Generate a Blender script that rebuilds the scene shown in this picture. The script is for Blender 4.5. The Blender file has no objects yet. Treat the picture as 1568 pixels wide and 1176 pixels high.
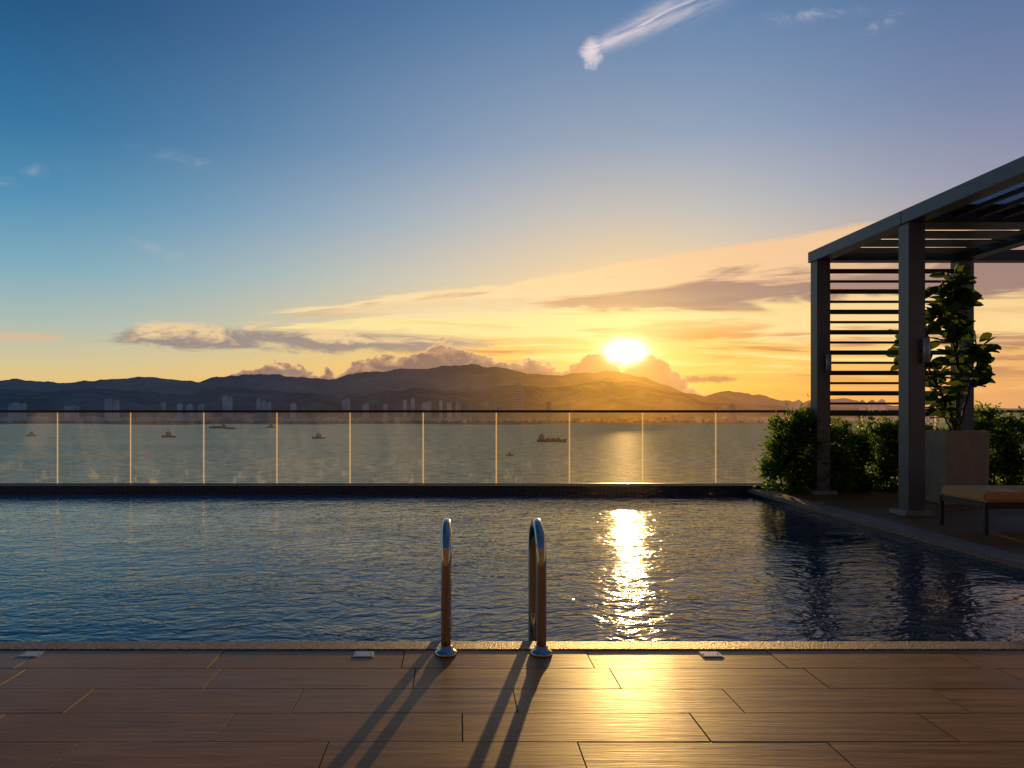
import bpy, bmesh, math, random
from mathutils import Vector, noise, Matrix
random.seed(7)
scene = bpy.context.scene
F=1045.3; VX=700.0; VY=628.0; CH=1.28
def lin(c):
    return tuple(((v/255)/12.92 if v/255<=.04045 else (((v/255)+.055)/1.055)**2.4) for v in c)+(1.0,)

# ---------------------------------------------------------------- node helper
class G:
    def __init__(s,nt): s.nt=nt
    def n(s,t,**k):
        x=s.nt.nodes.new(t)
        for a,b in k.items(): setattr(x,a,b)
        return x
    def link(s,a,inp):
        if isinstance(a,S): s.nt.links.new(a.o,inp)
        else: inp.default_value=a
    def m(s,op,a,b=0.0,c=0.0,clamp=False):
        x=s.n('ShaderNodeMath',operation=op,use_clamp=clamp)
        s.link(a,x.inputs[0]); s.link(b,x.inputs[1]); s.link(c,x.inputs[2])
        return S(s,x.outputs[0])
    def vec(s,a,b,c):
        x=s.n('ShaderNodeCombineXYZ')
        s.link(a,x.inputs[0]); s.link(b,x.inputs[1]); s.link(c,x.inputs[2])
        return S(s,x.outputs[0])
    def noise(s,v,scale=1.0,detail=4.0,rough=.55,dist=0.0):
        x=s.n('ShaderNodeTexNoise'); s.link(v,x.inputs['Vector'])
        x.inputs['Scale'].default_value=scale; x.inputs['Detail'].default_value=detail
        x.inputs['Roughness'].default_value=rough; x.inputs['Distortion'].default_value=dist
        return S(s,x.outputs[0])
    def mix(s,f,a,b,blend='MIX'):
        x=s.n('ShaderNodeMix',data_type='RGBA',blend_type=blend,clamp_factor=True)
        s.link(f,x.inputs[0]); s.link(a,x.inputs[6]); s.link(b,x.inputs[7])
        return S(s,x.outputs[2])
    def ss(s,x,a,b):
        r=s.n('ShaderNodeMapRange',interpolation_type='SMOOTHSTEP',clamp=True)
        s.link(x,r.inputs[0]); s.link(a,r.inputs[1]); s.link(b,r.inputs[2])
        return S(s,r.outputs[0])
    def ramp(s,x,stops):
        r=s.n('ShaderNodeValToRGB'); s.link(x,r.inputs[0]); e=r.color_ramp.elements
        while len(e)>1: e.remove(e[-1])
        e[0].position=stops[0][0]; e[0].color=stops[0][1]
        for p,c in stops[1:]:
            q=e.new(p); q.color=c
        return S(s,r.outputs[0])
    def sep(s,v):
        x=s.n('ShaderNodeSeparateXYZ'); s.link(v,x.inputs[0])
        return [S(s,x.outputs[i]) for i in range(3)]
    def gauss(s,x,c,w):
        d=(x-c)*(1.0/w); return s.m('EXPONENT',(d*d)*-1.0)
class S:
    def __init__(s,g,o): s.g=g; s.o=o
    def __add__(s,b): return s.g.m('ADD',s,b)
    __radd__=__add__
    def __sub__(s,b): return s.g.m('SUBTRACT',s,b)
    def __rsub__(s,b): return s.g.m('SUBTRACT',b,s)
    def __mul__(s,b): return s.g.m('MULTIPLY',s,b)
    __rmul__=__mul__
    def __truediv__(s,b): return s.g.m('DIVIDE',s,b)

SUN=Vector(((958-VX),F,(VY-541))).normalized()
SU=(958-VX)/F; SV=(VY-541)/F
sun_el=math.asin(SUN.z); sun_az=math.atan2(SUN.x,SUN.y)

# ---------------------------------------------------------------- world sky
def build_world():
    w=bpy.data.worlds.new("World"); scene.world=w; w.use_nodes=True
    nt=w.node_tree; nt.nodes.clear(); g=G(nt)
    out=g.n('ShaderNodeOutputWorld'); bg=g.n('ShaderNodeBackground'); nt.links.new(bg.outputs[0],out.inputs[0])
    tc=g.n('ShaderNodeTexCoord'); D=S(g,tc.outputs['Generated'])
    x,y,z=g.sep(D)
    sky=g.n('ShaderNodeTexSky',sky_type='NISHITA'); sky.sun_disc=False
    sky.sun_elevation=sun_el; sky.sun_rotation=sun_az; sky.altitude=100; sky.dust_density=1.5
    yy=g.m('MAXIMUM',y,.06)
    u=x/yy; v=z/yy
    az=g.m('ARCTAN2',x,y)
    zz=g.m('MAXIMUM',z,0.0)*(1/.6)
    def R(l): return [(p/.6,lin(c)) for p,c in l]
    left=g.ramp(zz,R([(0,(244,190,108)),(.03,(236,198,124)),(.06,(216,200,154)),(.11,(174,190,182)),(.18,(124,172,192)),(.26,(78,144,182)),(.34,(46,116,162)),(.46,(26,84,132)),(.6,(16,58,106))]))
    mid =g.ramp(zz,R([(0,(252,172,64)),(.03,(254,184,74)),(.07,(252,202,104)),(.13,(242,212,154)),(.19,(214,208,192)),(.27,(168,188,206)),(.36,(118,158,198)),(.5,(72,124,174)),(.6,(44,88,140))]))
    right=g.ramp(zz,R([(0,(230,164,112)),(.03,(236,170,104)),(.08,(240,186,116)),(.13,(226,184,140)),(.19,(190,170,162)),(.26,(146,150,176)),(.34,(114,132,172)),(.45,(82,112,158)),(.6,(50,80,130))]))
    back=g.ramp(zz,R([(0,(120,104,108)),(.1,(104,100,118)),(.3,(68,84,116)),(.6,(40,64,108))]))
    t1=g.ss(az,-.62,.2); t2=g.ss(az,.3,.72)
    c=g.mix(t1,left,mid); c=g.mix(t2,c,right)
    tb=g.ss(g.m('ABSOLUTE',az),1.0,2.3); c=g.mix(tb,c,back)
    du=u-SU; dv=v-SV
    r=g.m('SQRT',du*du+dv*dv)
    front=g.ss(y,.1,.3)
    wide=g.m('EXPONENT',r*(-1/.18))*front
    c=g.mix(wide*.85,c,lin((255,196,84)))
    # fan of cloud rising to the right
    uu=g.m('MAXIMUM',u+.55,.08)
    s=(v-.118)/uu
    n1=g.noise(g.vec(u*2.1,s*12.0,1.7),1.0,4,.62,.8)
    n2=g.noise(g.vec(u*4.0,s*27.0,9.2),1.0,4,.64,.6)
    mu=g.ss(u,-.05,.42)
    mass=g.gauss(s,.072,.046)*(mu*.75+.45)*g.ss(u,-.4,-.1)*front
    md=g.ss(mass*1.25+(n1-.5)*1.9+(n2-.5)*.5,.2,.56)*g.ss(mass,.04,.3)
    upper=g.mix(mu,lin((252,222,168)),lin((246,200,152)))
    under=g.mix(mu,lin((220,170,116)),lin((156,122,116)))
    mcol=g.mix(g.ss(s+(n1-.5)*.26+(n2-.5)*.16,.072,.112),under,upper)
    c=g.mix(md*.93,c,mcol)
    st=g.gauss(s,.012,.036)*g.ss(u,-.46,-.05)*front
    sd_=g.ss(st*.9+(n2-.5)*1.9+(n1-.5)*.8,.28,.6)*g.ss(st,.04,.3)
    scol=g.mix(g.ss(u,.2,.6),lin((255,232,160)),lin((255,216,150)))
    c=g.mix(sd_*.95,c,scol)
    sh2=v-.152-u*.02
    cs=g.gauss(sh2,0.0,.017)*g.gauss(u,-.02,.2)*front
    c=g.mix(g.ss(cs*.9+(n2-.5)*1.5,.25,.7)*g.ss(cs,.04,.3)*.8,c,lin((246,220,172)))
    n5=g.noise(g.vec(u*3.6,v*50.0,7.7),1.0,3,.6,.5)
    b3=g.gauss(v,.088,.047)*g.ss(u,-.15,.1)*front
    c=g.mix(g.ss(n5,.50,.37)*b3*.95,c,g.mix(g.ss(u,.35,.6),lin((222,138,54)),lin((182,126,96))))
    c=g.mix(g.ss(n5,.52,.64)*b3*.95,c,lin((255,230,150)))
    # left long grey band with lit crown
    n4=g.noise(g.vec(u*8.0,v*34.0,2.1),1.0,4,.66,.5)
    cen=.108-(u+.35)*.03
    q=(v-cen)*(1/.021)
    bd=g.m('EXPONENT',q*q*-1.0)*g.ss(u,-.58,-.42)*g.ss(u,.22,-.12)*front
    bden=g.ss(bd*.8+(n4-.5)*1.8,.26,.7)*g.ss(bd,.03,.2)
    bcol=g.mix(g.ss(q+(n4-.5)*5.0,.0,.9),lin((148,132,132)),lin((244,208,156)))
    c=g.mix(bden*.88,c,bcol)
    q2=(v-.107)*(1/.009)
    b2=g.m('EXPONENT',q2*q2*-1.0)*g.ss(u,-.555,-.6)*front
    c=g.mix(g.ss(b2*.6+(n4-.5)*1.6,.25,.7)*g.ss(b2,.03,.2)*.6,c,lin((226,186,146)))
    # sun aureole
    ell=g.m('SQRT',du*du*.6+dv*dv*1.5)
    glow=g.m('EXPONENT',ell*(-1/.036))*front
    c=g.mix(glow*1.2,c,(1.6,1.05,.34,1))
    # cumulus sitting on the hills
    n7=g.noise(g.vec(u*30.0,v*40.0,4.0),1.0,4,.62,.3)
    prof=[(330,640),(352,572),(375,564),(400,560),(430,557),(462,562),(490,576),(515,572),(540,556),(575,544),(605,548),(640,540),(665,530),(690,526),(715,539),(750,546),(778,562),(800,550),(830,553),(862,566),(882,560),(900,546),(922,537),(938,553),(958,563),(978,553),(1000,542),(1018,553),(1040,576),(1075,600)]
    def tpos(px): return ((px-VX)/F+.4)/.8
    top=g.ramp((u+.4)*(1/.8),[(tpos(a),((628-b+3)/110 if b<630 else 0,)*3+(1,)) for a,b in prof])
    top=g.sep(top)[0]*(110/F)
    hgt=(top-v)*F*.1+(n7-.5)*5.5
    cd=g.ss(hgt,-.05,.35)*front*g.ss(u,-.37,-.33)*g.ss(u,.38,.34)
    rim=g.ss(hgt,.8,.0)
    near=g.m('EXPONENT',r*(-1/.065))
    body=g.mix(g.ss(hgt+(n7-.5)*4.0,.3,2.2),lin((180,136,112)),lin((112,92,98)))
    cin=g.mix(near*1.5,body,lin((240,150,50)))
    crim=g.mix(near*1.7,lin((248,206,144)),(1.25,.85,.3,1))
    c=g.mix(cd*.95,c,g.mix(rim,cin,crim))
    el2=du*du*.6+(dv-.002)*(dv-.002)*1.7
    core=g.m('EXPONENT',el2*(-1/(.0175*.0175)))*front*(1.0-cd*.45)
    c=g.mix(core*1.6,c,(5.5,4.8,3.0,1))
    c=g.mix(g.m('EXPONENT',r*(-1/.032))*front*.55,c,(1.8,1.15,.36,1))
    n8=g.noise(g.vec(u*16.0,v*30.0,14.0),1.0,4,.68,.9)
    def strip(px,py,w,h):
        e=g.gauss(u,(px-VX)/F,w/F)*g.gauss(v,(VY-py)/F,h/F)
        return g.ss(e*.9+(n8-.5)*1.5,.3,.7)*g.ss(e,.02,.2)
    c=g.mix(strip(1090,581,62,7)*front*.85,c,lin((170,116,84)))
    c=g.mix(strip(440,570,40,5)*front*.8,c,lin((140,120,122)))
    # comet-shaped wisp high up
    hx=(905-VX)/F; hy=(VY-82)/F; tx=(1080-VX)/F; ty=(VY+2)/F
    L=math.hypot(tx-hx,ty-hy); ax=(tx-hx)/L; ay=(ty-hy)/L
    al=(u-hx)*ax+(v-hy)*ay
    pe=(v-hy)*ax-(u-hx)*ay
    n9=g.noise(g.vec(al*9.0,pe*60.0,2.0),1.0,2,.65,1.0)
    wd=.0085+g.m('MAXIMUM',al,0.0)*.055
    pq=(pe-.004+(n8-.5)*.012)/wd
    tail=g.m('EXPONENT',pq*pq*-1.0)*g.ss(al,-.01,.03)*g.ss(al,.27,.1)
    hd=((u-hx)*(u-hx)*1.4+(v-hy)*(v-hy)*.75)*(1/(.0205*.0205))
    head=g.m('EXPONENT',hd*-1.0)
    ww=(tail*g.ss(n9,.28,.6)*.85+g.ss(head+(n8-.5)*1.6,.25,.95)*.9*g.ss(head,.05,.25))*front
    c=g.mix(ww,c,lin((232,216,222)))
    def wisp(px,py,w,h,sl,op):
        a=(u-(px-VX)/F); b=(v-(VY-py)/F)-a*sl
        e=g.m('EXPONENT',(a*a*(F/w)**2+b*b*(F/h)**2)*-1.0)
        return e*g.ss(n8,.42,.7)*op
    for a in [(1250,22,70,9,.15,.4),(1340,42,38,9,.5,.4),(235,380,30,7,-.3,.3),(382,262,18,6,.1,.35),(20,272,60,10,.3,.25),(285,243,60,9,-.2,.2)]:
        c=g.mix(wisp(*a)*front,c,lin((214,206,210)))
    nis=g.mix(1.0,S(g,sky.outputs[0]),(.1,.1,.1,1),'MULTIPLY')
    c=g.mix(.06,c,nis)
    c=g.mix(g.ss(z,.0,-.02),c,lin((90,88,84)))
    nt.links.new(c.o,bg.inputs[0]); bg.inputs[1].default_value=1.0
    w.cycles.sampling_method='MANUAL'; w.cycles.sample_map_resolution=512
build_world()

# ---------------------------------------------------------------- materials
def newmat(name):
    m=bpy.data.materials.new(name); m.use_nodes=True
    nt=m.node_tree; nt.nodes.clear(); g=G(nt)
    out=g.n('ShaderNodeOutputMaterial'); return m,g,out
def princ(g,out,**k):
    b=g.n('ShaderNodeBsdfPrincipled')
    for a,v in k.items():
        g.link(v,b.inputs[a.replace('_',' ')])
    if out: g.nt.links.new(b.outputs[0],out.inputs[0])
    return b
def bump(g,h,dist,strength=1.0):
    b=g.n('ShaderNodeBump'); b.inputs['Strength'].default_value=strength
    b.inputs['Distance'].default_value=dist; g.link(h,b.inputs['Height'])
    return S(g,b.outputs[0])
def pos(g): 
    x=g.n('ShaderNodeNewGeometry'); return S(g,x.outputs['Position'])
def simple(name,col,rough=.5,metal=0.0,var=.15,nscale=8.0,bd=.0):
    m,g,o=newmat(name)
    p=pos(g); n=g.noise(p,nscale,3,.6)
    dk=tuple(c*(1-var) for c in col[:3])+(1,); lt=tuple(min(1,c*(1+var)) for c in col[:3])+(1,)
    c=g.mix(g.ss(n,.3,.7),dk,lt)
    b=princ(g,o,Base_Color=c,Metallic=metal,Roughness=n*.15+(rough-.07))
    if bd: g.link(bump(g,n,bd),b.inputs['Normal'])
    return m

def mat_painted_haze(name,base,fac,painted_glow=1.0,detail=.0004,dark=1.0,vary=.25,cols=None):  # haze painted in as emission, coloured by bearing instead of scattered light
    m,g,o=newmat(name); p=pos(g); x,y,z=g.sep(p)
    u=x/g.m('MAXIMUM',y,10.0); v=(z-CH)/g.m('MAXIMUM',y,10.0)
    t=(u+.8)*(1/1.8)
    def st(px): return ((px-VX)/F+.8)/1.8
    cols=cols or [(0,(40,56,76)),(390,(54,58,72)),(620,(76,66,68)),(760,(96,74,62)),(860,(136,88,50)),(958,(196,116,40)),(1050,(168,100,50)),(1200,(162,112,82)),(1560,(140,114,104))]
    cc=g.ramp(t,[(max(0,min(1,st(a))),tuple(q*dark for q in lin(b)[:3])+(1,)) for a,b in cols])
    if painted_glow:
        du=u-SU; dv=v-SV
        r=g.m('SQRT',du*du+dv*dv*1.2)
        cc=g.mix(g.m('EXPONENT',r*(-1/.072))*painted_glow,cc,(1.4,.66,.11,1))  # orange sun glow painted onto surfaces lying near the sun's direction
    n=g.noise(p,detail,4,.65)
    cc=g.mix(g.ss(n,.3,.7),g.mix(1.0,cc,(1-vary,1-vary,1-vary,1),'MULTIPLY'),cc)
    e=g.n('ShaderNodeEmission'); g.link(cc,e.inputs[0])
    d=g.n('ShaderNodeBsdfDiffuse'); d.inputs[0].default_value=base
    mx=g.n('ShaderNodeMixShader'); mx.inputs[0].default_value=fac
    g.nt.links.new(d.outputs[0],mx.inputs[1]); g.nt.links.new(e.outputs[0],mx.inputs[2]); g.nt.links.new(mx.outputs[0],o.inputs[0])
    m.cycles.emission_sampling='NONE'
    return m

# ---------------------------------------------------------------- mesh helpers
def link(ob,parent=None):
    scene.collection.objects.link(ob)
    if parent: ob.parent=parent
    return ob
def group(name):
    e=bpy.data.objects.new(name,None); return link(e)
def mesh_obj(name,verts,faces,mat,parent=None,smooth=False):
    me=bpy.data.meshes.new(name); me.from_pydata(verts,[],faces); me.update()
    if mat: me.materials.append(mat)
    if smooth:
        for f in me.polygons: f.use_smooth=True
    return link(bpy.data.objects.new(name,me),parent)
def box(name,x0,x1,y0,y1,z0,z1,mat,parent=None,bev=.004):
    bm=bmesh.new(); bmesh.ops.create_cube(bm,size=1)
    for v in bm.verts:
        v.co=Vector(((x0+x1)/2+v.co.x*(x1-x0),(y0+y1)/2+v.co.y*(y1-y0),(z0+z1)/2+v.co.z*(z1-z0)))
    if bev: bmesh.ops.bevel(bm,geom=bm.edges[:],offset=bev,segments=2,affect='EDGES')
    me=bpy.data.meshes.new(name); bm.to_mesh(me); bm.free(); me.materials.append(mat)
    return link(bpy.data.objects.new(name,me),parent)
def tube(name,pts,rad,mat,parent=None,seg=20,taper=None):
    vs=[];fs=[]
    n=len(pts); pts=[Vector(p) for p in pts]
    ref=Vector((1,0,0.001))
    for i,p in enumerate(pts):
        t=(pts[min(i+1,n-1)]-pts[max(i-1,0)]).normalized()
        a=ref-t*ref.dot(t)
        if a.length<.05: a=Vector((0,1,0))-t*t.y
        a.normalize(); b=t.cross(a); ref=a
        r=rad if taper is None else rad+(taper-rad)*i/(n-1)
        for k in range(seg):
            an=2*math.pi*k/seg; vs.append(p+(a*math.cos(an)+b*math.sin(an))*r)
    for i in range(n-1):
        for k in range(seg):
            fs.append((i*seg+k,i*seg+(k+1)%seg,(i+1)*seg+(k+1)%seg,(i+1)*seg+k))
    fs.append(tuple(range(seg))[::-1]); fs.append(tuple((n-1)*seg+k for k in range(seg)))
    return mesh_obj(name,vs,fs,mat,parent,True)
def lathe(name,prof,c,mat,parent=None,seg=32):
    vs=[];fs=[]
    for r,z in prof:
        for k in range(seg):
            a=2*math.pi*k/seg; vs.append((c[0]+r*math.cos(a),c[1]+r*math.sin(a),c[2]+z))
    for i in range(len(prof)-1):
        for k in range(seg): fs.append((i*seg+k,i*seg+(k+1)%seg,(i+1)*seg+(k+1)%seg,(i+1)*seg+k))
    fs.append(tuple(range(seg))[::-1]); fs.append(tuple((len(prof)-1)*seg+k for k in range(seg)))
    return mesh_obj(name,vs,fs,mat,parent,True)

# ================================================================= SEA + LAND
SEA=-100.0
def mat_sea():
    m,g,o=newmat("sea_water_painted_haze"); p=pos(g); x,y,z=g.sep(p)
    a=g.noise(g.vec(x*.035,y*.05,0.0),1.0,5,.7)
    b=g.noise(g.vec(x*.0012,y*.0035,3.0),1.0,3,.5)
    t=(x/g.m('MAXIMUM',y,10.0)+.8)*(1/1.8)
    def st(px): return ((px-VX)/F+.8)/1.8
    painted_veil=g.ramp(t,[(st(0),lin((86,118,128))),(st(400),lin((102,118,120))),(st(750),lin((124,116,98))),(st(960),lin((162,126,74))),(st(1150),lin((144,120,88))),(st(1560),lin((128,112,102)))])  # haze, reflected sky and warmth below the sun painted in as emission
    painted_veil=g.mix(g.ss(b,.35,.65)*.4,painted_veil,lin((138,130,114)))
    painted_veil=g.mix(g.ss(a,.36,.64)*.65,painted_veil,lin((50,60,62)))
    e=g.n('ShaderNodeEmission'); g.link(painted_veil,e.inputs[0])
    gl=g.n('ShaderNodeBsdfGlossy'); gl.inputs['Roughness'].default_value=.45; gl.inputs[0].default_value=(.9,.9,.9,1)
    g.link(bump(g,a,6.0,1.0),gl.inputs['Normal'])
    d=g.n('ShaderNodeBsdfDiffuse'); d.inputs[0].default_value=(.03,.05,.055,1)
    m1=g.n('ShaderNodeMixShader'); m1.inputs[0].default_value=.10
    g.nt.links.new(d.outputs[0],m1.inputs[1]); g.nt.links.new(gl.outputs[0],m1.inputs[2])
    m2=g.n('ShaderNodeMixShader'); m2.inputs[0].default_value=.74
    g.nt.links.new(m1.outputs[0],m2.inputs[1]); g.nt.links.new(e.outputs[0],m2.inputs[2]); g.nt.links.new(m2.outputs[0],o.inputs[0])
    m.cycles.emission_sampling='NONE'
    return m
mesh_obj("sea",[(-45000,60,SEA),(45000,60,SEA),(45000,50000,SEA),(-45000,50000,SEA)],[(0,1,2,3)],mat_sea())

m_land=mat_painted_haze("coastal_land_painted_haze",(.05,.06,.04,1),.8,.5,.003,.8,.45)
vs=[];fs=[];N=160
for i in range(N+1):
    px=-900+i*(3600/N)
    d=4900+noise.noise(Vector((px*.006,0,0)))*350+noise.noise(Vector((px*.03,5,0)))*120+ (250 if px>1050 else 0)
    X=(px-VX)/F
    for dd,z in ((0,SEA-2),(8,SEA+5),(900,SEA+9),(9000,SEA+15)):
        dist=d+dd; vs.append((X*dist,dist,z))
for i in range(N):
    for k in range(3):
        a=i*4+k; fs.append((a,a+4,a+5,a+1))
mesh_obj("coastal_land",vs,fs,m_land)

# ================================================================= HILLS
def interp(pr,x):
    if x<=pr[0][0]: return pr[0][1]
    for (a,b),(c,d) in zip(pr,pr[1:]):
        if x<=c:
            t=(x-a)/(c-a); t=t*t*(3-2*t)*.5+t*.5; return b+(d-b)*t
    return pr[-1][1]
def ridge(name,prof,d,depth,mat,rough,seed,x0=-900,x1=2500):
    vs=[];fs=[];N=900;R=16
    for i in range(N+1):
        px=x0+(x1-x0)*i/N
        ty=interp(prof,px)
        ty+= -noise.fractal(Vector((px*.03,seed,0)),.8,2.0,7)*rough
        X=(px-VX)/F; H=(VY-ty)*d/F+CH-SEA
        for k in range(R+1):
            t=k/R
            yy=d-depth*(1-t)+noise.fractal(Vector((px*.012,t*2.2,seed+3)),1.0,2.0,5)*depth*.35*math.sin(math.pi*t)
            zz=SEA-5+(H+5)*(t**.85)+noise.fractal(Vector((px*.03,t*4,seed+9)),1.0,2.0,5)*H*.09*math.sin(math.pi*t)
            vs.append((X*yy,yy,zz))
    for i in range(N):
        for k in range(R):
            a=i*(R+1)+k; fs.append((a,a+R+1,a+R+2,a+1))
    return mesh_obj(name,vs,fs,mat,None,True)
back=[(-900,600),(-300,590),(0,583),(40,581),(90,587),(160,581),(230,577),(275,582),(300,585),(325,577),(400,573),(470,578),(505,581),(545,571),(600,567),(660,563),(720,558),(760,562),(800,570),(850,575),(900,571),(940,568),(985,578),(1020,590),(1050,601),(1078,606),(1110,599),(1160,603),(1185,611),(1225,617),(1250,611),(1290,609),(1330,618),(1400,624),(1600,625),(2500,622)]
front_=[(-900,612),(0,596),(60,600),(140,594),(200,598),(280,604),(340,592),(420,598),(520,606),(580,600),(640,594),(720,600),(780,590),(850,594),(900,586),(960,583),(1000,592),(1045,603),(1080,616),(1150,620),(1230,624),(1600,627),(2500,627)]
m_h1=mat_painted_haze("hill_painted_haze_far",(.05,.06,.05,1),.9,1.3,.0012,.95,.22)
m_h2=mat_painted_haze("hill_painted_haze_near",(.05,.06,.05,1),.9,1.2,.002,.76,.32)
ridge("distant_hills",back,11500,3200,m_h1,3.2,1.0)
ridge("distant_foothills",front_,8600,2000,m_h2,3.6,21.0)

# ================================================================= CITY
m_city=mat_painted_haze("city_painted_haze",(.42,.39,.35,1),.68,.8,.004,1.55,.55)
m_city2=mat_painted_haze("tower_painted_haze",(.3,.28,.26,1),.7,.7,.004,1.35,.2)
m_shade=mat_painted_haze("window_painted_haze",(.1,.1,.1,1),.8,.7,.004,.8,.2)
m_trees=mat_painted_haze("coast_tree_painted_haze",(.03,.04,.02,1),.8,.7,.01,.6,.4)
cv=[];cf=[]
def cbox(V,Fc,cx,cy,w,dp,h,z0=SEA+5):
    b=len(V)
    for dz in (z0,z0+h):
        for ax,ay in ((-1,-1),(1,-1),(1,1),(-1,1)): V.append((cx+ax*w/2,cy+ay*dp/2,dz))
    Fc+= [(b,b+1,b+5,b+4),(b+1,b+2,b+6,b+5),(b+2,b+3,b+7,b+6),(b+3,b,b+4,b+7),(b+4,b+5,b+6,b+7)]
random.seed(3)
for i in range(1400):
    px=random.uniform(-500,1900); d=random.uniform(5150,6600)
    cl=noise.noise(Vector((px*.012,3,0)))
    h=random.uniform(10,36)+max(0,cl)*random.uniform(0,100)
    cbox(cv,cf,(px-VX)/F*d,d,random.uniform(15,55),40,h)
for px,py,w in [(166,611,9),(178,613,7),(345,607,7),(352,609,6),(396,611,5),(404,614,6),(412,617,5),(449,618,8),(530,612,12),(22,618,16),(36,619,6),(110,622,20),(250,617,6),(275,619,6),(290,620,8),(308,620,7),(620,613,5),(632,611,6),(650,617,8),(657,615,6),(702,612,8),(745,617,6),(1208,615,6),(1222,614,9),(1320,614,5),(1335,614,7),(1350,613,7),(1345,617,22),(1600,612,9),(1700,615,10),(-60,612,9),(-140,616,12),(560,619,9),(590,620,6),(840,616,7),(870,618,9),(1120,620,12),(675,614,5),(688,617,7),(720,618,6),(762,620,9)]:
    d=5300; X=(px-VX)/F*d; W=w*d/F; H=(VY-py)*d/F+CH-SEA-5
    cbox(cv,cf,X,d,W,30,H); cbox(cv,cf,X+W*.1,d+3,W*.4,16,H+9); cbox(cv,cf,X-W*.2,d-8,W*1.6,50,random.uniform(20,35))
mesh_obj("distant_city_buildings",cv,cf,m_city)
tw=group("distant_tower_block")
d=5200;cx=(794-VX)/F*d
box("tower_shaft",cx-36,cx+36,d,d+40,SEA+4,SEA+(VY-590)*d/F+CH+100,m_city2,tw,0)
hT=SEA+(VY-590)*d/F+CH+100
box("tower_crown",cx-22,cx+22,d+5,d+35,hT,hT+14,m_city2,tw,0)
for k in range(12):
    z=SEA+40+k*20
    if z<hT-8: box("window_band_%d"%k,cx-32,cx+32,d-1.5,d+.5,z,z+7,m_shade,tw,0)
tv=[];tf=[]
for i in range(2600):
    px=random.uniform(-700,2200); d=random.uniform(4980,5250)+(250 if px>1050 else 0)
    X=(px-VX)/F*d; w=random.uniform(8,26); h=random.uniform(6,22)
    b=len(tv); z=SEA+4; k=6
    tv.append((X,d,z+h))
    for j in range(k):
        a=2*math.pi*j/k; r=w/2*random.uniform(.7,1.2); tv.append((X+r*math.cos(a),d+r*math.sin(a),z+h*random.uniform(.4,.75)))
    for j in range(k):
        a=2*math.pi*j/k; tv.append((X+w*.35*math.cos(a),d+w*.35*math.sin(a),z-2))
    for j in range(k):
        tf.append((b,b+1+j,b+1+(j+1)%k)); tf.append((b+1+j,b+1+k+j,b+1+k+(j+1)%k,b+1+(j+1)%k))
mesh_obj("coastal_trees",tv,tf,m_trees)

# ================================================================= SHIPS
m_hull=mat_painted_haze("ship_hull_dark",(.05,.05,.06,1),.3,.2,.05,.6,.2)
m_sup=mat_painted_haze("ship_superstructure",(.25,.23,.2,1),.35,.2,.05,.7,.2)
def ship(px,py,wpx,kind,flip=1):
    d=F*(CH-SEA)/(py-VY); s=wpx*d/F; c=Vector(((px-VX)*d/F,d,SEA))
    e=group("cargo_ship" if kind==0 else "tug_boat"); e.location=c
    L=s; B=L*.2; H=L*(.085 if kind==0 else .13)
    st=[(-.5,.7,1.0),(-.46,1,1.0),(.3,1,1.0),(.42,.6,1.15),(.5,.05,1.4)]
    vs=[];fs=[]
    for t,b,h in st:
        X=flip*t*L; vs+=[(X*.96,-B/2*b*.7,-1),(X,-B/2*b,H*h),(X,B/2*b,H*h),(X*.96,B/2*b*.7,-1)]
    for i in range(len(st)-1):
        for k in range(4): fs.append((i*4+k,i*4+(k+1)%4,(i+1)*4+(k+1)%4,(i+1)*4+k))
    fs+=[(0,1,2,3),(16,17,18,19)]
    mesh_obj("hull",vs,fs,m_hull,e)
    def bx(n,a,b,z0,z1,w=.35,m=m_sup):
        box(n,min(a*flip,b*flip)*L,max(a*flip,b*flip)*L,-B*w,B*w,z0*L,z1*L,m,e,0)
    h=H/L
    if kind==0:
        bx("deckhouse",-.44,-.26,h,h+.10); bx("bridge",-.41,-.29,h+.10,h+.15,.42); bx("funnel",-.36,-.32,h+.15,h+.21,.12,m_hull)
        for k in range(3): bx("hatch_%d"%k,-.2+k*.17,-.07+k*.17,h,h+.045,.36,m_hull)
        for k in range(2):
            tube("mast_%d"%k,[(flip*(-.13+k*.34)*L,0,h*L),(flip*(-.13+k*.34)*L,0,(h+.17)*L)],L*.008,m_hull,e,6)
            tube("derrick_%d"%k,[(flip*(-.13+k*.34)*L,0,(h+.03)*L),(flip*(.0+k*.34)*L,0,(h+.14)*L)],L*.006,m_hull,e,6)
    else:
        bx("deckhouse",-.2,.2,h,h+.16); bx("bridge",-.02,.16,h+.16,h+.28,.3); bx("funnel",-.14,-.06,h+.16,h+.3,.12,m_hull)
        tube("mast",[(flip*.02*L,0,(h+.28)*L),(flip*.02*L,0,(h+.5)*L)],L*.014,m_hull,e,6)
ship(48,668,16,1); ship(258,670,22,1,-1); ship(488,672,20,1,-1); ship(845,677,46,0); ship(333,656,26,0,-1); ship(415,655,14,1); ship(352,657,20,0); ship(780,698,12,1)

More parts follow.
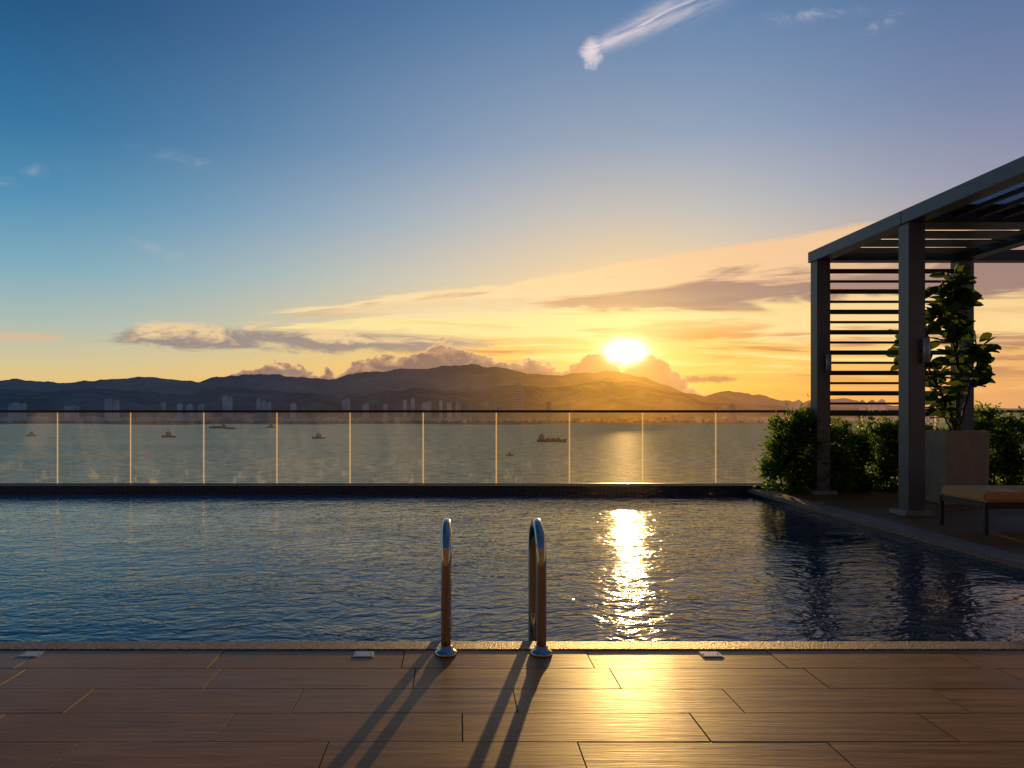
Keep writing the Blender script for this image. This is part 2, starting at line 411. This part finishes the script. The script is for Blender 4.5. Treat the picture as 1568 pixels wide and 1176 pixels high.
# ================================================================= POOL
XL=-16.0; YN=3.77; YF=10.85; XR=4.6; WZ=-.06
def mat_water():
    m,g,o=newmat("pool_water"); p=pos(g); x,y,z=g.sep(p)
    w=g.noise(g.vec(x*.45,y*.45,0.0),1.0,2,.5)
    xs=x+w*1.0; ys=y+w*.7-x*.08
    a=g.noise(g.vec(xs*5.5,ys*9.5,0.0),1.0,2,.5,.6)
    b=g.noise(g.vec(xs*15.0,ys*24.0+x*2.2,4.0),1.0,2,.5,.4)
    c=g.noise(g.vec(xs*.7,ys*1.5,8.0),1.0,1,.5)
    calm=g.ss(x,-4.0,1.0)*.4+.6
    calm=calm*(1.0-g.ss(x,2.6,4.2)*.35)
    h=(a*1.0+b*.45*g.ss(c,.25,.7))*calm+c*.8
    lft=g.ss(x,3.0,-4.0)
    base=g.mix(lft,(.004,.022,.055,1),(.0,.125,.22,1))  # bluer sky reflection on the left painted into the water colour
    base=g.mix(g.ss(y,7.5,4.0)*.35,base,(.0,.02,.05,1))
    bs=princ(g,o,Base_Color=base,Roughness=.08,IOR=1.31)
    g.link(bump(g,h,.0135,1.0),bs.inputs['Normal'])
    return m
def mat_mosaic(name,c1,c2,gr,sc):
    m,g,o=newmat(name); p=pos(g); x,y,z=g.sep(p)
    br=g.n('ShaderNodeTexBrick'); br.offset=0; br.inputs['Scale'].default_value=1
    g.link(g.vec((x+y)*sc,z*sc,0.0),br.inputs['Vector']); br.inputs['Brick Width'].default_value=1; br.inputs['Row Height'].default_value=1
    br.inputs['Mortar Size'].default_value=.06; br.inputs['Color1'].default_value=c1; br.inputs['Color2'].default_value=c2; br.inputs['Mortar'].default_value=gr
    bs=princ(g,o,Base_Color=S(g,br.outputs[0]),Roughness=.25)
    g.link(bump(g,S(g,br.outputs[1])*-1.0,.003),bs.inputs['Normal'])
    return m
m_mos=mat_mosaic("pool_mosaic_tile",(.012,.03,.045,1),(.02,.045,.06,1),(.05,.055,.055,1),14)
m_conc=simple("building_concrete",(.3,.29,.27,1),.8,0,.15,2,.002)
def mat_pebble():
    m,g,o=newmat("pebble_wash_coping"); p=pos(g)
    v=g.n('ShaderNodeTexVoronoi'); v.inputs['Scale'].default_value=110; g.link(p,v.inputs['Vector'])
    cr=g.ramp(g.sep(S(g,v.outputs['Color']))[0],[(0,(.08,.055,.035,1)),(.4,(.2,.14,.09,1)),(.8,(.3,.21,.14,1)),(1,(.42,.32,.23,1))])
    n=g.noise(p,3.0,3,.6); cr=g.mix(g.ss(n,.35,.7)*.35,cr,(.12,.08,.05,1))
    b=princ(g,o,Base_Color=cr,Roughness=.5)
    g.link(bump(g,S(g,v.outputs['Distance'])*-1.0,.004),b.inputs['Normal']); return m
m_peb=mat_pebble()
pool=group("swimming_pool")
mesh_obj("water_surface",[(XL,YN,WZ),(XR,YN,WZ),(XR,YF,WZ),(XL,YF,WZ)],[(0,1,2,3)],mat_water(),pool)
box("pool_floor",XL,XR,YN,YF,-1.6,-1.4,m_mos,pool,0)
box("infinity_edge_wall",XL,XR+.28,YF,YF+.34,-1.4,.085,m_mos,pool,.008)
box("near_wall",XL,XR,YN-.12,YN-.012,-1.4,-.03,m_mos,pool,0)
box("side_wall",XR+.012,XR+.15,YN,YF-.005,-1.4,-.03,m_mos,pool,0)
box("near_coping",XL,XR,YN-.135,YN,-.026,.006,m_peb,pool,.008)
box("side_coping",XR,XR+.29,YN-.135,YF-.003,-.026,.03,m_peb,pool,.01)

# ================================================================= DECK
def mat_deck(name,tint=1.0,rough=.38,spec=.32):
    m,g,o=newmat(name); p=pos(g); x,y,z=g.sep(p)
    at=g.n('ShaderNodeAttribute'); at.attribute_name="tile"; tv_=g.sep(S(g,at.outputs['Color']))
    rnd=tv_[0]; r2=tv_[1]
    n=g.noise(g.vec(x*1.6+r2*40.0,y*30.0,rnd*20.0),1.0,5,.62,.8)
    n2=g.noise(g.vec(x*6.0,y*160.0,rnd*9.0),1.0,2,.5)
    big=g.noise(g.vec(x*.8,y*.9,2.0),1.0,3,.6)
    c=g.mix(g.ss(n,.3,.7),(.23*tint,.09*tint,.018*tint,1),(.42*tint,.19*tint,.048*tint,1))
    c=g.mix(g.ss(n2,.55,.75)*.4,c,(.13*tint,.052*tint,.012*tint,1))
    c=g.mix(rnd*.4,c,(.2*tint,.095*tint,.03*tint,1))
    c=g.mix(g.ss(big,.4,.7)*.3,c,(.16*tint,.075*tint,.024*tint,1))
    rg=g.ss(big,.3,.7)*.12+g.ss(n,.3,.7)*.10+(rough-.08)
    b=princ(g,o,Base_Color=c,Roughness=rg)
    b.inputs['Specular IOR Level'].default_value=spec
    g.link(bump(g,n*.5+n2*.35+big*.8,.0016,1.0),b.inputs['Normal'])
    return m
m_deck=mat_deck("wood_plank_tile")
m_grout=simple("dark_grout",(.04,.025,.015,1),.8,0,.2,20)
def planks(name,x0,x1,y0,y1,w,L,mat,parent,z=0.0,gap=.0018,seed=1):
    rnd=random.Random(seed)
    bm=bmesh.new(); lay=bm.loops.layers.color.new("tile")
    A0,A1,B0,B1=x0,x1,y0,y1
    nb=int(math.ceil((B1-B0)/w))
    for i in range(nb):
        b1=B1-i*w; b0=max(B0,b1-w)
        a=A0-rnd.random()*L
        while a<A1:
            s=max(a,A0); e=min(a+L,A1); a+=L
            if e-s<.02: continue
            g=gap*rnd.uniform(.4,1.6)
            dz=rnd.uniform(-.0006,.0006); bv=.0012
            col=(rnd.random(),rnd.random(),rnd.random(),1)
            lo=[bm.verts.new((A,B,z-.003)) for A,B in ((s+g,b0+g),(e-g,b0+g),(e-g,b1-g),(s+g,b1-g))]
            hi=[bm.verts.new((A,B,z+dz)) for A,B in ((s+g+bv,b0+g+bv),(e-g-bv,b0+g+bv),(e-g-bv,b1-g-bv),(s+g+bv,b1-g-bv))]
            fs=[bm.faces.new(hi)]
            for k in range(4): fs.append(bm.faces.new((lo[k],lo[(k+1)%4],hi[(k+1)%4],hi[k])))
            for f in fs:
                for l in f.loops: l[lay]=col
    bmesh.ops.recalc_face_normals(bm,faces=bm.faces)
    me=bpy.data.meshes.new(name); bm.to_mesh(me); bm.free(); me.materials.append(mat)
    return link(bpy.data.objects.new(name,me),parent)
deck=group("pool_deck")
planks("plank_tiles",XL,14,-6,YN-.135,.25,.96,m_deck,deck,0.0,seed=5)
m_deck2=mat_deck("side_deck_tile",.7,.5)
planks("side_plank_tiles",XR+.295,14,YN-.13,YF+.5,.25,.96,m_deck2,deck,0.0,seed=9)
box("grout_bed",XL,14,-6,YN-.137,-.2,-.0035,m_grout,deck,0)
box("grout_bed_side",XR+.293,14,YN-.136,YF+.5,-.2,-.0035,m_grout,deck,0)
box("rooftop_building",XL,14,-6,YF+.6,-30,-1.62,m_conc,None,0)
m_fac=simple("facade_render",(.2,.15,.105,1),.8,0,.12,1.5)
m_win,gw,ow=newmat("dark_window_glass"); princ(gw,ow,Base_Color=(.02,.022,.025,1),Roughness=gw.noise(pos(gw),1.0,2)*.05+.03)
hb=group("added_rear_building")  # unseen building added behind the camera to darken deck and steel reflections
box("wall",XL,14,-7.2,-6.4,-.2,9,m_fac,hb,0)
for i in range(9):
    xx=XL+1+i*3.3
    for j in range(3):
        z0=.15+j*3.0
        box("window_%d_%d"%(i,j),xx+.05,xx+2.55,-6.42,-6.38,z0+.05,z0+2.35,m_win,hb,0)
        box("frame_top_%d_%d"%(i,j),xx,xx+2.6,-6.4,-6.33,z0+2.352,z0+2.42,m_grout,hb,0)
        box("frame_mid_%d_%d"%(i,j),xx+1.27,xx+1.33,-6.379,-6.34,z0+.05,z0+2.35,m_grout,hb,0)
for j in (1,2): box("slab_edge_%d"%j,XL,14,-6.398,-5.6,j*3.0-.2,j*3.0,m_fac,hb,.01)

# deck covers
m_cov=simple("white_acrylic_cover",(.42,.42,.4,1),.3,0,.06,30)
m_rim=simple("cover_rim",(.25,.24,.22,1),.4)
for px in (48,557,1088):
    e=group("deck_skimmer_cover"); dd=3.575; X=(px-VX)*dd/F
    box("lid",X-.048,X+.048,dd-.036,dd+.036,.0015,.004,m_cov,e,.001)
    box("rim",X-.055,X+.055,dd-.043,dd+.043,-.002,.0022,m_rim,e,.0008)
    for sx in (-1,1):
        lathe("screw_%d"%(sx+1),[(.004,0),(.004,.001),(.003,.0015)],(X+sx*.038,dd,.004),m_grout,e,8)

# ================================================================= LADDER
m_steel,gs,os_=newmat("polished_stainless_steel")
nn=gs.noise(pos(gs),40.0,3,.6)
princ(gs,os_,Base_Color=(.55,.47,.38,1),Metallic=1.0,Roughness=gs.ss(nn,.2,.8)*.08+.09)
lad=group("pool_ladder")
yb=3.585
for nm,px in (("left",683),("right",829)):
    X=(px-VX)*yb/F; R=.2; top=.655; zc=top-R
    pts=[(X,yb,.0)]+[(X,yb,zc*t/6) for t in range(1,7)]
    for k in range(1,25):
        a=math.pi*k/24; pts.append((X,yb+R-R*math.cos(a),zc+R*math.sin(a)))
    for k in range(1,8): pts.append((X,yb+2*R+.0,zc-k*.2))
    tube(nm+"_rail",pts,.0265,m_steel,lad,28)
    lathe(nm+"_flange",[(.058,.0),(.06,.006),(.056,.014),(.044,.02),(.036,.026),(.033,.04),(.0275,.044)],(X,yb,.0005),m_steel,lad,40)
xl=(683-VX)*yb/F; xr=(829-VX)*yb/F
for k in range(3): box("step_%d"%k,xl,xr,yb+2*R-.04,yb+2*R+.04,-.3-k*.25,-.27-k*.25,m_steel,lad,.005)

# ================================================================= GLASS FENCE
def mat_glass():
    m,g,o=newmat("balustrade_glass"); p=pos(g); x,y,z=g.sep(p)
    tr=g.n('ShaderNodeBsdfTransparent'); tr.inputs[0].default_value=(.86,.9,.87,1)
    gl=g.n('ShaderNodeBsdfGlossy'); gl.inputs['Roughness'].default_value=.02
    fr=g.n('ShaderNodeFresnel'); fr.inputs[0].default_value=1.45
    mx=g.n('ShaderNodeMixShader'); g.link(S(g,fr.outputs[0])*.7,mx.inputs[0])
    g.nt.links.new(tr.outputs[0],mx.inputs[1]); g.nt.links.new(gl.outputs[0],mx.inputs[2])
    tl=g.n('ShaderNodeBsdfTranslucent'); tl.inputs[0].default_value=(.8,.78,.7,1)
    n=g.noise(g.vec(x*.9,z*.5,0.0),1.0,3,.7,.5); st=g.noise(g.vec(x*30.0,z*1.5,0.0),1.0,1,.5)
    sp=g.noise(g.vec(x*4.0,z*3.0,5.0),1.0,3,.7)
    lowd=g.ss(z,.75,.1)
    d=g.ss(n,.4,.75)*.05+g.ss(st,.55,.8)*.04*lowd+g.ss(sp,.55,.7)*.10*lowd+.015
    m2=g.n('ShaderNodeMixShader'); g.link(d,m2.inputs[0])
    g.nt.links.new(mx.outputs[0],m2.inputs[1]); g.nt.links.new(tl.outputs[0],m2.inputs[2]); g.nt.links.new(m2.outputs[0],o.inputs[0])
    return m
m_glass=mat_glass()
m_edge,ge,oe=newmat("glass_edge_strip")
tl=ge.n('ShaderNodeBsdfTranslucent'); tl.inputs[0].default_value=(.8,.66,.36,1)
tr=ge.n('ShaderNodeBsdfTransparent'); mxx=ge.n('ShaderNodeMixShader'); mxx.inputs[0].default_value=.4
ge.nt.links.new(tr.outputs[0],mxx.inputs[1]); ge.nt.links.new(tl.outputs[0],mxx.inputs[2]); ge.nt.links.new(mxx.outputs[0],oe.inputs[0])
m_rail=simple("dark_bronze_rail",(.07,.06,.055,1),.35,.6,.1,10)
fen=group("glass_fence"); FY=11.02; sc=F/FY
x0=(88-VX)/sc; sp=112/sc
k0=-8; xs=[x0+sp*k for k in range(k0,18)]
zb=.088; zt=CH-.035
gv=[];gf=[];ev=[];ef=[]
for a,b in zip(xs,xs[1:]):
    i=len(gv); gv+=[(a+.011,FY,zb),(b-.011,FY,zb),(b-.011,FY,zt),(a+.011,FY,zt)]; gf.append((i,i+1,i+2,i+3))
for a in xs:
    i=len(ev); ev+=[(a-.0105,FY+.002,zb),(a+.0105,FY+.002,zb),(a+.0105,FY+.002,zt),(a-.0105,FY+.002,zt)]; ef.append((i,i+1,i+2,i+3))
mesh_obj("glass_panels",gv,gf,m_glass,fen); mesh_obj("panel_joints",ev,ef,m_edge,fen)
box("handrail",xs[0],xs[-1],FY-.03,FY+.03,zt-.005,zt+.035,m_rail,fen,.008)
box("base_channel",xs[0],xs[-1],FY-.02,FY+.025,.0855,.1,m_rail,fen,.003)
box("parapet_curb",XR+.285,14,FY-.1,FY+.17,.001,.085,m_conc,fen,.006)

# ================================================================= PERGOLA
m_alu=simple("grey_powder_coated_aluminium",(.12,.12,.125,1),.42,.25,.08,6)
m_alud=simple("dark_slat_paint",(.05,.047,.047,1),.5,.1,.1,6)
m_stone=simple("post_footing_stone",(.3,.25,.2,1),.7,0,.2,12,.002)
per=group("pergola")
PX=5.46; PW=.2; BZ=3.72; BB=3.555
posts=[10.35,8.25,6.15,4.05]
for i,d in enumerate(posts):
    box("front_post_%d"%i,PX,PX+PW,d,d+PW,.03,BB-.002,m_alu,per,.005)
    box("front_footing_%d"%i,PX-.08,PX+PW+.08,d-.06,d+PW+.06,.002,.06,m_stone,per,.008)
    if i!=1:
        box("back_post_%d"%i,7.62,7.62+.22,d,d+PW,.03,BB-.002,m_alu,per,.005)
        box("footing_back_%d"%i,7.54,7.92,d-.06,d+PW+.06,.002,.06,m_stone,per,.008)
ys=[10.57]+[d+.1 for d in posts[1:-1]]+[3.6]
for i in range(len(ys)-1):
    box("front_beam_%d"%i,PX-.03,PX+PW-.01,ys[i+1]+.004,ys[i],BB,BZ,m_alu,per,.006)
box("back_beam",7.62,7.84,3.6,10.345,BB,BZ,m_alud,per,.005)
box("end_beam",PX+PW-.008,10.2,10.36,10.56,BB+.0,BZ-.004,m_alud,per,.005)
box("end_beam_post",10.0,10.2,10.36,10.56,.03,BB-.002,m_alu,per,.005)
for i,d in enumerate(posts[1:]): box("cross_beam_%d"%i,PX+PW-.008,7.618,d+.02,d+.18,BB+.003,BZ-.006,m_alud,per,.004)
y=8.50; k=0
while y<10.2:
    box("roof_board_%d"%k,PX+PW+.0,7.6,y,y+.38,BZ-.075-.02,BZ-.08,m_alud,per,.002); y+=.47; k+=1
for k in range(6):
    X=PX+PW+.28+k*.3
    box("purlin_%d"%k,X,X+.05,6.4,8.2,BB+.03,BZ-.09,m_alud,per,.002)
for j in range(2):
    for q in range(10):
        yq=8.05-j*2.1-q*.19
        if yq>7.75 or yq<6.9: box("roof_slat_%d_%d"%(j,q),PX+PW,7.6,yq,yq+.15,BZ-.085,BZ-.065,m_alud,per,.002)
m_poly,gp,op=newmat("polycarbonate_sheet")
t1=gp.n('ShaderNodeBsdfTranslucent'); t1.inputs[0].default_value=(.6,.6,.6,1)
t2=gp.n('ShaderNodeBsdfGlossy'); t2.inputs['Roughness'].default_value=.3; t2.inputs[0].default_value=(.7,.7,.7,1)
mp=gp.n('ShaderNodeMixShader'); mp.inputs[0].default_value=.2
gp.nt.links.new(t1.outputs[0],mp.inputs[1]); gp.nt.links.new(t2.outputs[0],mp.inputs[2]); gp.nt.links.new(mp.outputs[0],op.inputs[0])
vs=[];fs=[];n=240
for i in range(n+1):
    yq=3.7+(8.2-3.7)*i/n; zq=BZ-.03+.018*math.sin(yq*2*math.pi/.09)
    vs+=[(PX+PW,yq,zq),(7.62,yq,zq)]
for i in range(n): fs.append((2*i,2*i+1,2*i+3,2*i+2))
mesh_obj("corrugated_roof_sheet",vs,fs,m_poly,per,True)
y_sc=10.42; scl=F/y_sc
i=0; py=415.0
while py<648:
    th=(.07 if i%2==0 else .034)
    z=CH+(VY-py)/scl
    box("screen_slat_%d"%i,PX+PW+.002,7.618,y_sc,y_sc+(.03 if i%2==0 else .05),z-th/2,z+th/2,m_alud,per,.003)
    py+=15.6; i+=1
m_lamp=simple("lamp_housing",(.3,.3,.3,1),.4,.5,.05,10)
for nm,d,px0,py0,h in (("post_lamp",8.25,1417,537,.3),("post_lamp",10.35,1275,556,.26)):
    e=group(nm); zc=CH+(VY-py0)*d/F; Y=d-.055
    X=PX+PW-.03 if d<9 else PX+PW-.06
    lathe("lamp_body",[(.03,-h/2),(.04,-h/2+.01),(.04,h/2-.01),(.03,h/2)],(X,Y,zc),m_lamp,e,24)
    box("bracket",X-.02,X+.02,Y+.02,d-.001,zc-.03,zc+.03,m_alud,e,.002)

# ================================================================= FOLIAGE
def mat_leaf(name,c1,c2,tr,rough=.4):
    m,g,o=newmat(name); at=g.n('ShaderNodeAttribute'); at.attribute_name="leaf"
    r=g.sep(S(g,at.outputs['Color']))
    c=g.mix(r[0],c1,c2); c=g.mix(g.ss(r[1],.8,1.0)*.6,c,(.16,.17,.035,1))
    b=princ(g,None,Base_Color=c,Roughness=rough); b.inputs['Specular IOR Level'].default_value=.3
    t=g.n('ShaderNodeBsdfTranslucent'); g.link(g.mix(1.0,c,(2.4,2.3,.6,1),'MULTIPLY'),t.inputs[0])
    mx=g.n('ShaderNodeMixShader'); mx.inputs[0].default_value=tr
    g.nt.links.new(b.outputs[0],mx.inputs[1]); g.nt.links.new(t.outputs[0],mx.inputs[2]); g.nt.links.new(mx.outputs[0],o.inputs[0])
    return m
m_hedge=mat_leaf("hedge_leaf",(.05,.10,.02,1),(.13,.22,.04,1),.5,.5)
m_fig=mat_leaf("fig_leaf",(.03,.06,.018,1),(.07,.11,.03,1),.35,.4)
m_bark=simple("bark",(.07,.05,.035,1),.85,0,.3,30,.003)
def leaves(name,items,mat,parent,fine=True):
    bm=bmesh.new(); lay=bm.loops.layers.color.new("leaf")
    pr=[(0,.08),(.3,.7),(.62,1.0),(.86,.7),(1.0,.08)] if fine else [(0,.1),(.5,1.0),(1.0,.1)]
    for p,dr,up,L,W in items:
        dr=dr.normalized(); s=dr.cross(up)
        if s.length<1e-3: s=Vector((1,0,0))
        s.normalize(); n=s.cross(dr)
        rows=[]
        for t,w in pr:
            c=p+dr*(L*t)-n*(L*.22*t*t)
            rows.append((bm.verts.new(c-s*(W/2*w)+n*(W*.12*w)),bm.verts.new(c),bm.verts.new(c+s*(W/2*w)+n*(W*.12*w))))
        col=(random.random(),random.random(),0,1)
        for a,b in zip(rows,rows[1:]):
            for q in (0,1):
                f=bm.faces.new((a[q],a[q+1],b[q+1],b[q])); f.smooth=True
                for l in f.loops: l[lay]=col
    me=bpy.data.meshes.new(name); bm.to_mesh(me); bm.free(); me.materials.append(mat)
    return link(bpy.data.objects.new(name,me),parent)
def rdir(up=.2):
    return Vector((random.gauss(0,1),random.gauss(0,1),random.gauss(up,1))).normalized()
def hedge(bushes,dens):
    e=group("hedge"); it=[]; si=0
    for cx,cy,rx,ry,H in bushes:
        n=int(dens*rx*H*2)
        nc=int(30+rx*H*110)
        cl=[]
        while len(cl)<nc:
            a=random.uniform(-1,1); b=random.uniform(-1,1); t=random.uniform(.03,1)
            w=(1-abs(2*t*.62-.42)**3.0)*(1.0 if t<.8 else math.sqrt(max(0,1-((t-.8)/.24)**2)))
            rr=a*a+b*b
            if rr>w*w or rr<.12 and t<.75: continue
            cl.append((Vector((cx+a*rx,cy+b*ry,H*t)),random.uniform(.04,.08),Vector((a,b*1.5,(t-.45)*1.4))))
        for k in range(n):
            c,sz,o=random.choice(cl)
            p=c+Vector((random.gauss(0,sz),random.gauss(0,sz*.7),random.gauss(0,sz)))
            if p.z<.02: continue
            it.append((p,rdir(.4)+o*1.2,rdir(1),random.uniform(.055,.095),random.uniform(.03,.05)))
        for s in range(int(rx*18)):
            x=cx+random.uniform(-.85,.85)*rx; y=cy+random.uniform(-.5,.5)*ry; h=random.uniform(.03,.15); z0=H*.72; dx=random.uniform(-.09,.09)
            tube("shoot_%d"%si,[(x,y,z0),(x+dx*.4,y,H+h*.3),(x+dx,y,H+h)],.003,m_bark,e,4,.0015); si+=1
            for j in range(11): 
                t=j/10; it.append((Vector((x+dx*t+random.gauss(0,.015),y,H-.12+(h+.12)*t)),rdir(.8),rdir(1),random.uniform(.045,.075),random.uniform(.022,.036)))
        for s in range(7):
            x=cx+random.uniform(-.3,.3)*rx; y=cy+random.uniform(-.3,.3)*ry; tx=cx+random.uniform(-.8,.8)*rx
            tube("stem_%d"%si,[(x,y,.01),((x+tx)/2+.02,y,H*.4),(tx,y,H*.85)],.009,m_bark,e,5,.004); si+=1
    leaves("foliage",it,m_hedge,e,False)
    return e
hedge([(5.14,10.62,.35,.26,1.12),(5.46,10.6,.36,.28,1.24),(5.8,10.66,.32,.24,1.1)],4400)
hedge([(6.15,10.78,.38,.15,1.05),(6.6,10.78,.4,.15,1.12),(7.05,10.78,.38,.15,1.04),(7.5,10.78,.4,.15,1.1)],3600)
hedge([(7.98,10.76,.36,.2,1.16),(8.4,10.74,.38,.22,1.28),(8.85,10.76,.4,.2,1.14),(9.3,10.74,.4,.22,1.24),(9.8,10.76,.4,.2,1.16),(10.25,10.76,.38,.2,1.22)],3800)

# potted fiddle-leaf fig
m_pl=simple("planter_render",(.34,.27,.18,1),.6,0,.12,5,.001)
m_soil=simple("soil",(.04,.03,.02,1),.9,0,.3,30,.01)
pt=group("potted_fig_tree")
def frustum(name,x0,x1,y0,y1,z0,z1,ins,mat,parent):
    vs=[(x0+ins,y0+ins,z0),(x1-ins,y0+ins,z0),(x1-ins,y1-ins,z0),(x0+ins,y1-ins,z0),(x0,y0,z1),(x1,y0,z1),(x1,y1,z1),(x0,y1,z1)]
    t=.035
    vs+=[(x0+t,y0+t,z1),(x1-t,y0+t,z1),(x1-t,y1-t,z1),(x0+t,y1-t,z1),(x0+t,y0+t,z1-.08),(x1-t,y0+t,z1-.08),(x1-t,y1-t,z1-.08),(x0+t,y1-t,z1-.08)]
    fs=[(0,3,2,1)]
    for k in range(4):
        j=(k+1)%4; fs+=[(k,j,4+j,4+k),(4+k,4+j,8+j,8+k),(8+k,8+j,12+j,12+k)]
    o=mesh_obj(name,vs,fs,mat,parent); b=o.modifiers.new("b",'BEVEL'); b.width=.006; b.segments=2
    box("soil",x0+t,x1-t,y0+t,y1-t,z1-.12,z1-.06,m_soil,parent,0)
frustum("planter_box",6.58,7.18,9.2,9.62,.003,1.0,.01,m_pl,pt)
it=[]
def branch(pts,r0,r1,nl,spread,name,start=.25):
    pts=[Vector(p) for p in pts]
    fine=[]
    for a,b in zip(pts,pts[1:]):
        for k in range(6): fine.append(a.lerp(b,k/6)+Vector((random.gauss(0,.006),random.gauss(0,.006),0)))
    fine.append(pts[-1]); tube(name,fine,r0,m_bark,pt,8,r1)
    for j in range(nl):
        t=random.uniform(start,1.0); i=min(int(t*(len(fine)-1)),len(fine)-2); p=fine[i].lerp(fine[i+1],random.random())
        d=rdir(.25); d.z=d.z*.6+.1
        p=p+d*random.uniform(.01,spread)
        it.append((p,d,Vector((random.gauss(0,.6),random.gauss(-.4,.6),.8)),random.uniform(.15,.25),random.uniform(.11,.18)))
branch([(6.88,9.42,.9),(6.9,9.4,1.5),(6.86,9.38,2.2),(6.84,9.4,2.7),(6.86,9.4,3.1)],.028,.01,125,.12,"trunk",.3)
branch([(6.86,9.4,.9),(6.75,9.36,1.3),(6.5,9.35,1.75),(6.35,9.35,2.25),(6.3,9.35,2.45)],.02,.008,60,.12,"limb_a",.3)
branch([(6.92,9.44,.9),(7.02,9.42,1.4),(7.16,9.4,1.9),(7.14,9.4,2.25)],.02,.008,65,.1,"limb_b",.35)
branch([(6.5,9.35,1.7),(6.22,9.3,1.95),(6.06,9.3,2.35)],.012,.006,42,.08,"limb_c",.3)
branch([(6.87,9.38,2.0),(6.68,9.35,2.5),(6.62,9.35,2.95)],.013,.006,48,.09,"limb_d",.25)
branch([(6.8,9.4,1.0),(6.62,9.32,1.25),(6.5,9.3,1.6)],.012,.006,34,.08,"limb_e",.3)
leaves("foliage",it,m_fig,pt)

# ================================================================= LOUNGER
m_cush=simple("tan_cushion_fabric",(.66,.34,.11,1),.85,0,.1,60,.001)
m_frame=simple("charcoal_frame",(.05,.05,.055,1),.45,.4,.1,10)
lg=group("sun_lounger"); lx0=5.40; lx1=7.35; ly0=6.98; ly1=7.66
box("frame_left",lx0,lx1,ly0,ly0+.05,.27,.33,m_frame,lg,.004)
box("frame_right",lx0,lx1,ly1-.05,ly1,.27,.33,m_frame,lg,.004)
box("frame_foot",lx0,lx0+.04,ly0+.052,ly1-.052,.27,.33,m_frame,lg,.004)
box("frame_head",lx1-.04,lx1,ly0+.052,ly1-.052,.27,.33,m_frame,lg,.004)
for i,(a,b) in enumerate(((lx0,ly0),(lx0,ly1-.04),(lx1-.25,ly0),(lx1-.25,ly1-.04))):
    box("leg_%d"%i,a+.002,a+.04,b+.002,b+.038,.002,.268,m_frame,lg,.003)
for i in range(11): box("bed_slat_%d"%i,lx0+.1+i*.16,lx0+.2+i*.16,ly0+.052,ly1-.052,.30,.322,m_frame,lg,.002)
box("seat_cushion",lx0+.01,lx0+1.25,ly0+.01,ly1-.01,.332,.44,m_cush,lg,.024)
c=box("back_cushion",0,.72,ly0+.01,ly1-.01,0,.085,m_cush,lg,.022); c.location=(lx0+1.27,0,.34); c.rotation_euler=(0,-math.radians(22),0)

# ================================================================= SUN + CAMERA
sd=bpy.data.lights.new("sun",'SUN'); sd.energy=5.0; sd.angle=math.radians(.6); sd.color=(1.0,.56,.18)
so=bpy.data.objects.new("sun",sd); link(so); so.rotation_euler=SUN.to_track_quat('Z','Y').to_euler()
cd=bpy.data.cameras.new("camera"); cd.lens=24; cd.sensor_width=36; cd.clip_end=100000; cd.clip_start=.05
cd.shift_x=84/1568; cd.shift_y=40/1568
co=bpy.data.objects.new("camera",cd); link(co); co.location=(0,0,CH); co.rotation_euler=(math.radians(90),0,0)
scene.camera=co
scene.view_settings.view_transform='Standard'; scene.view_settings.look='None'; scene.view_settings.exposure=0
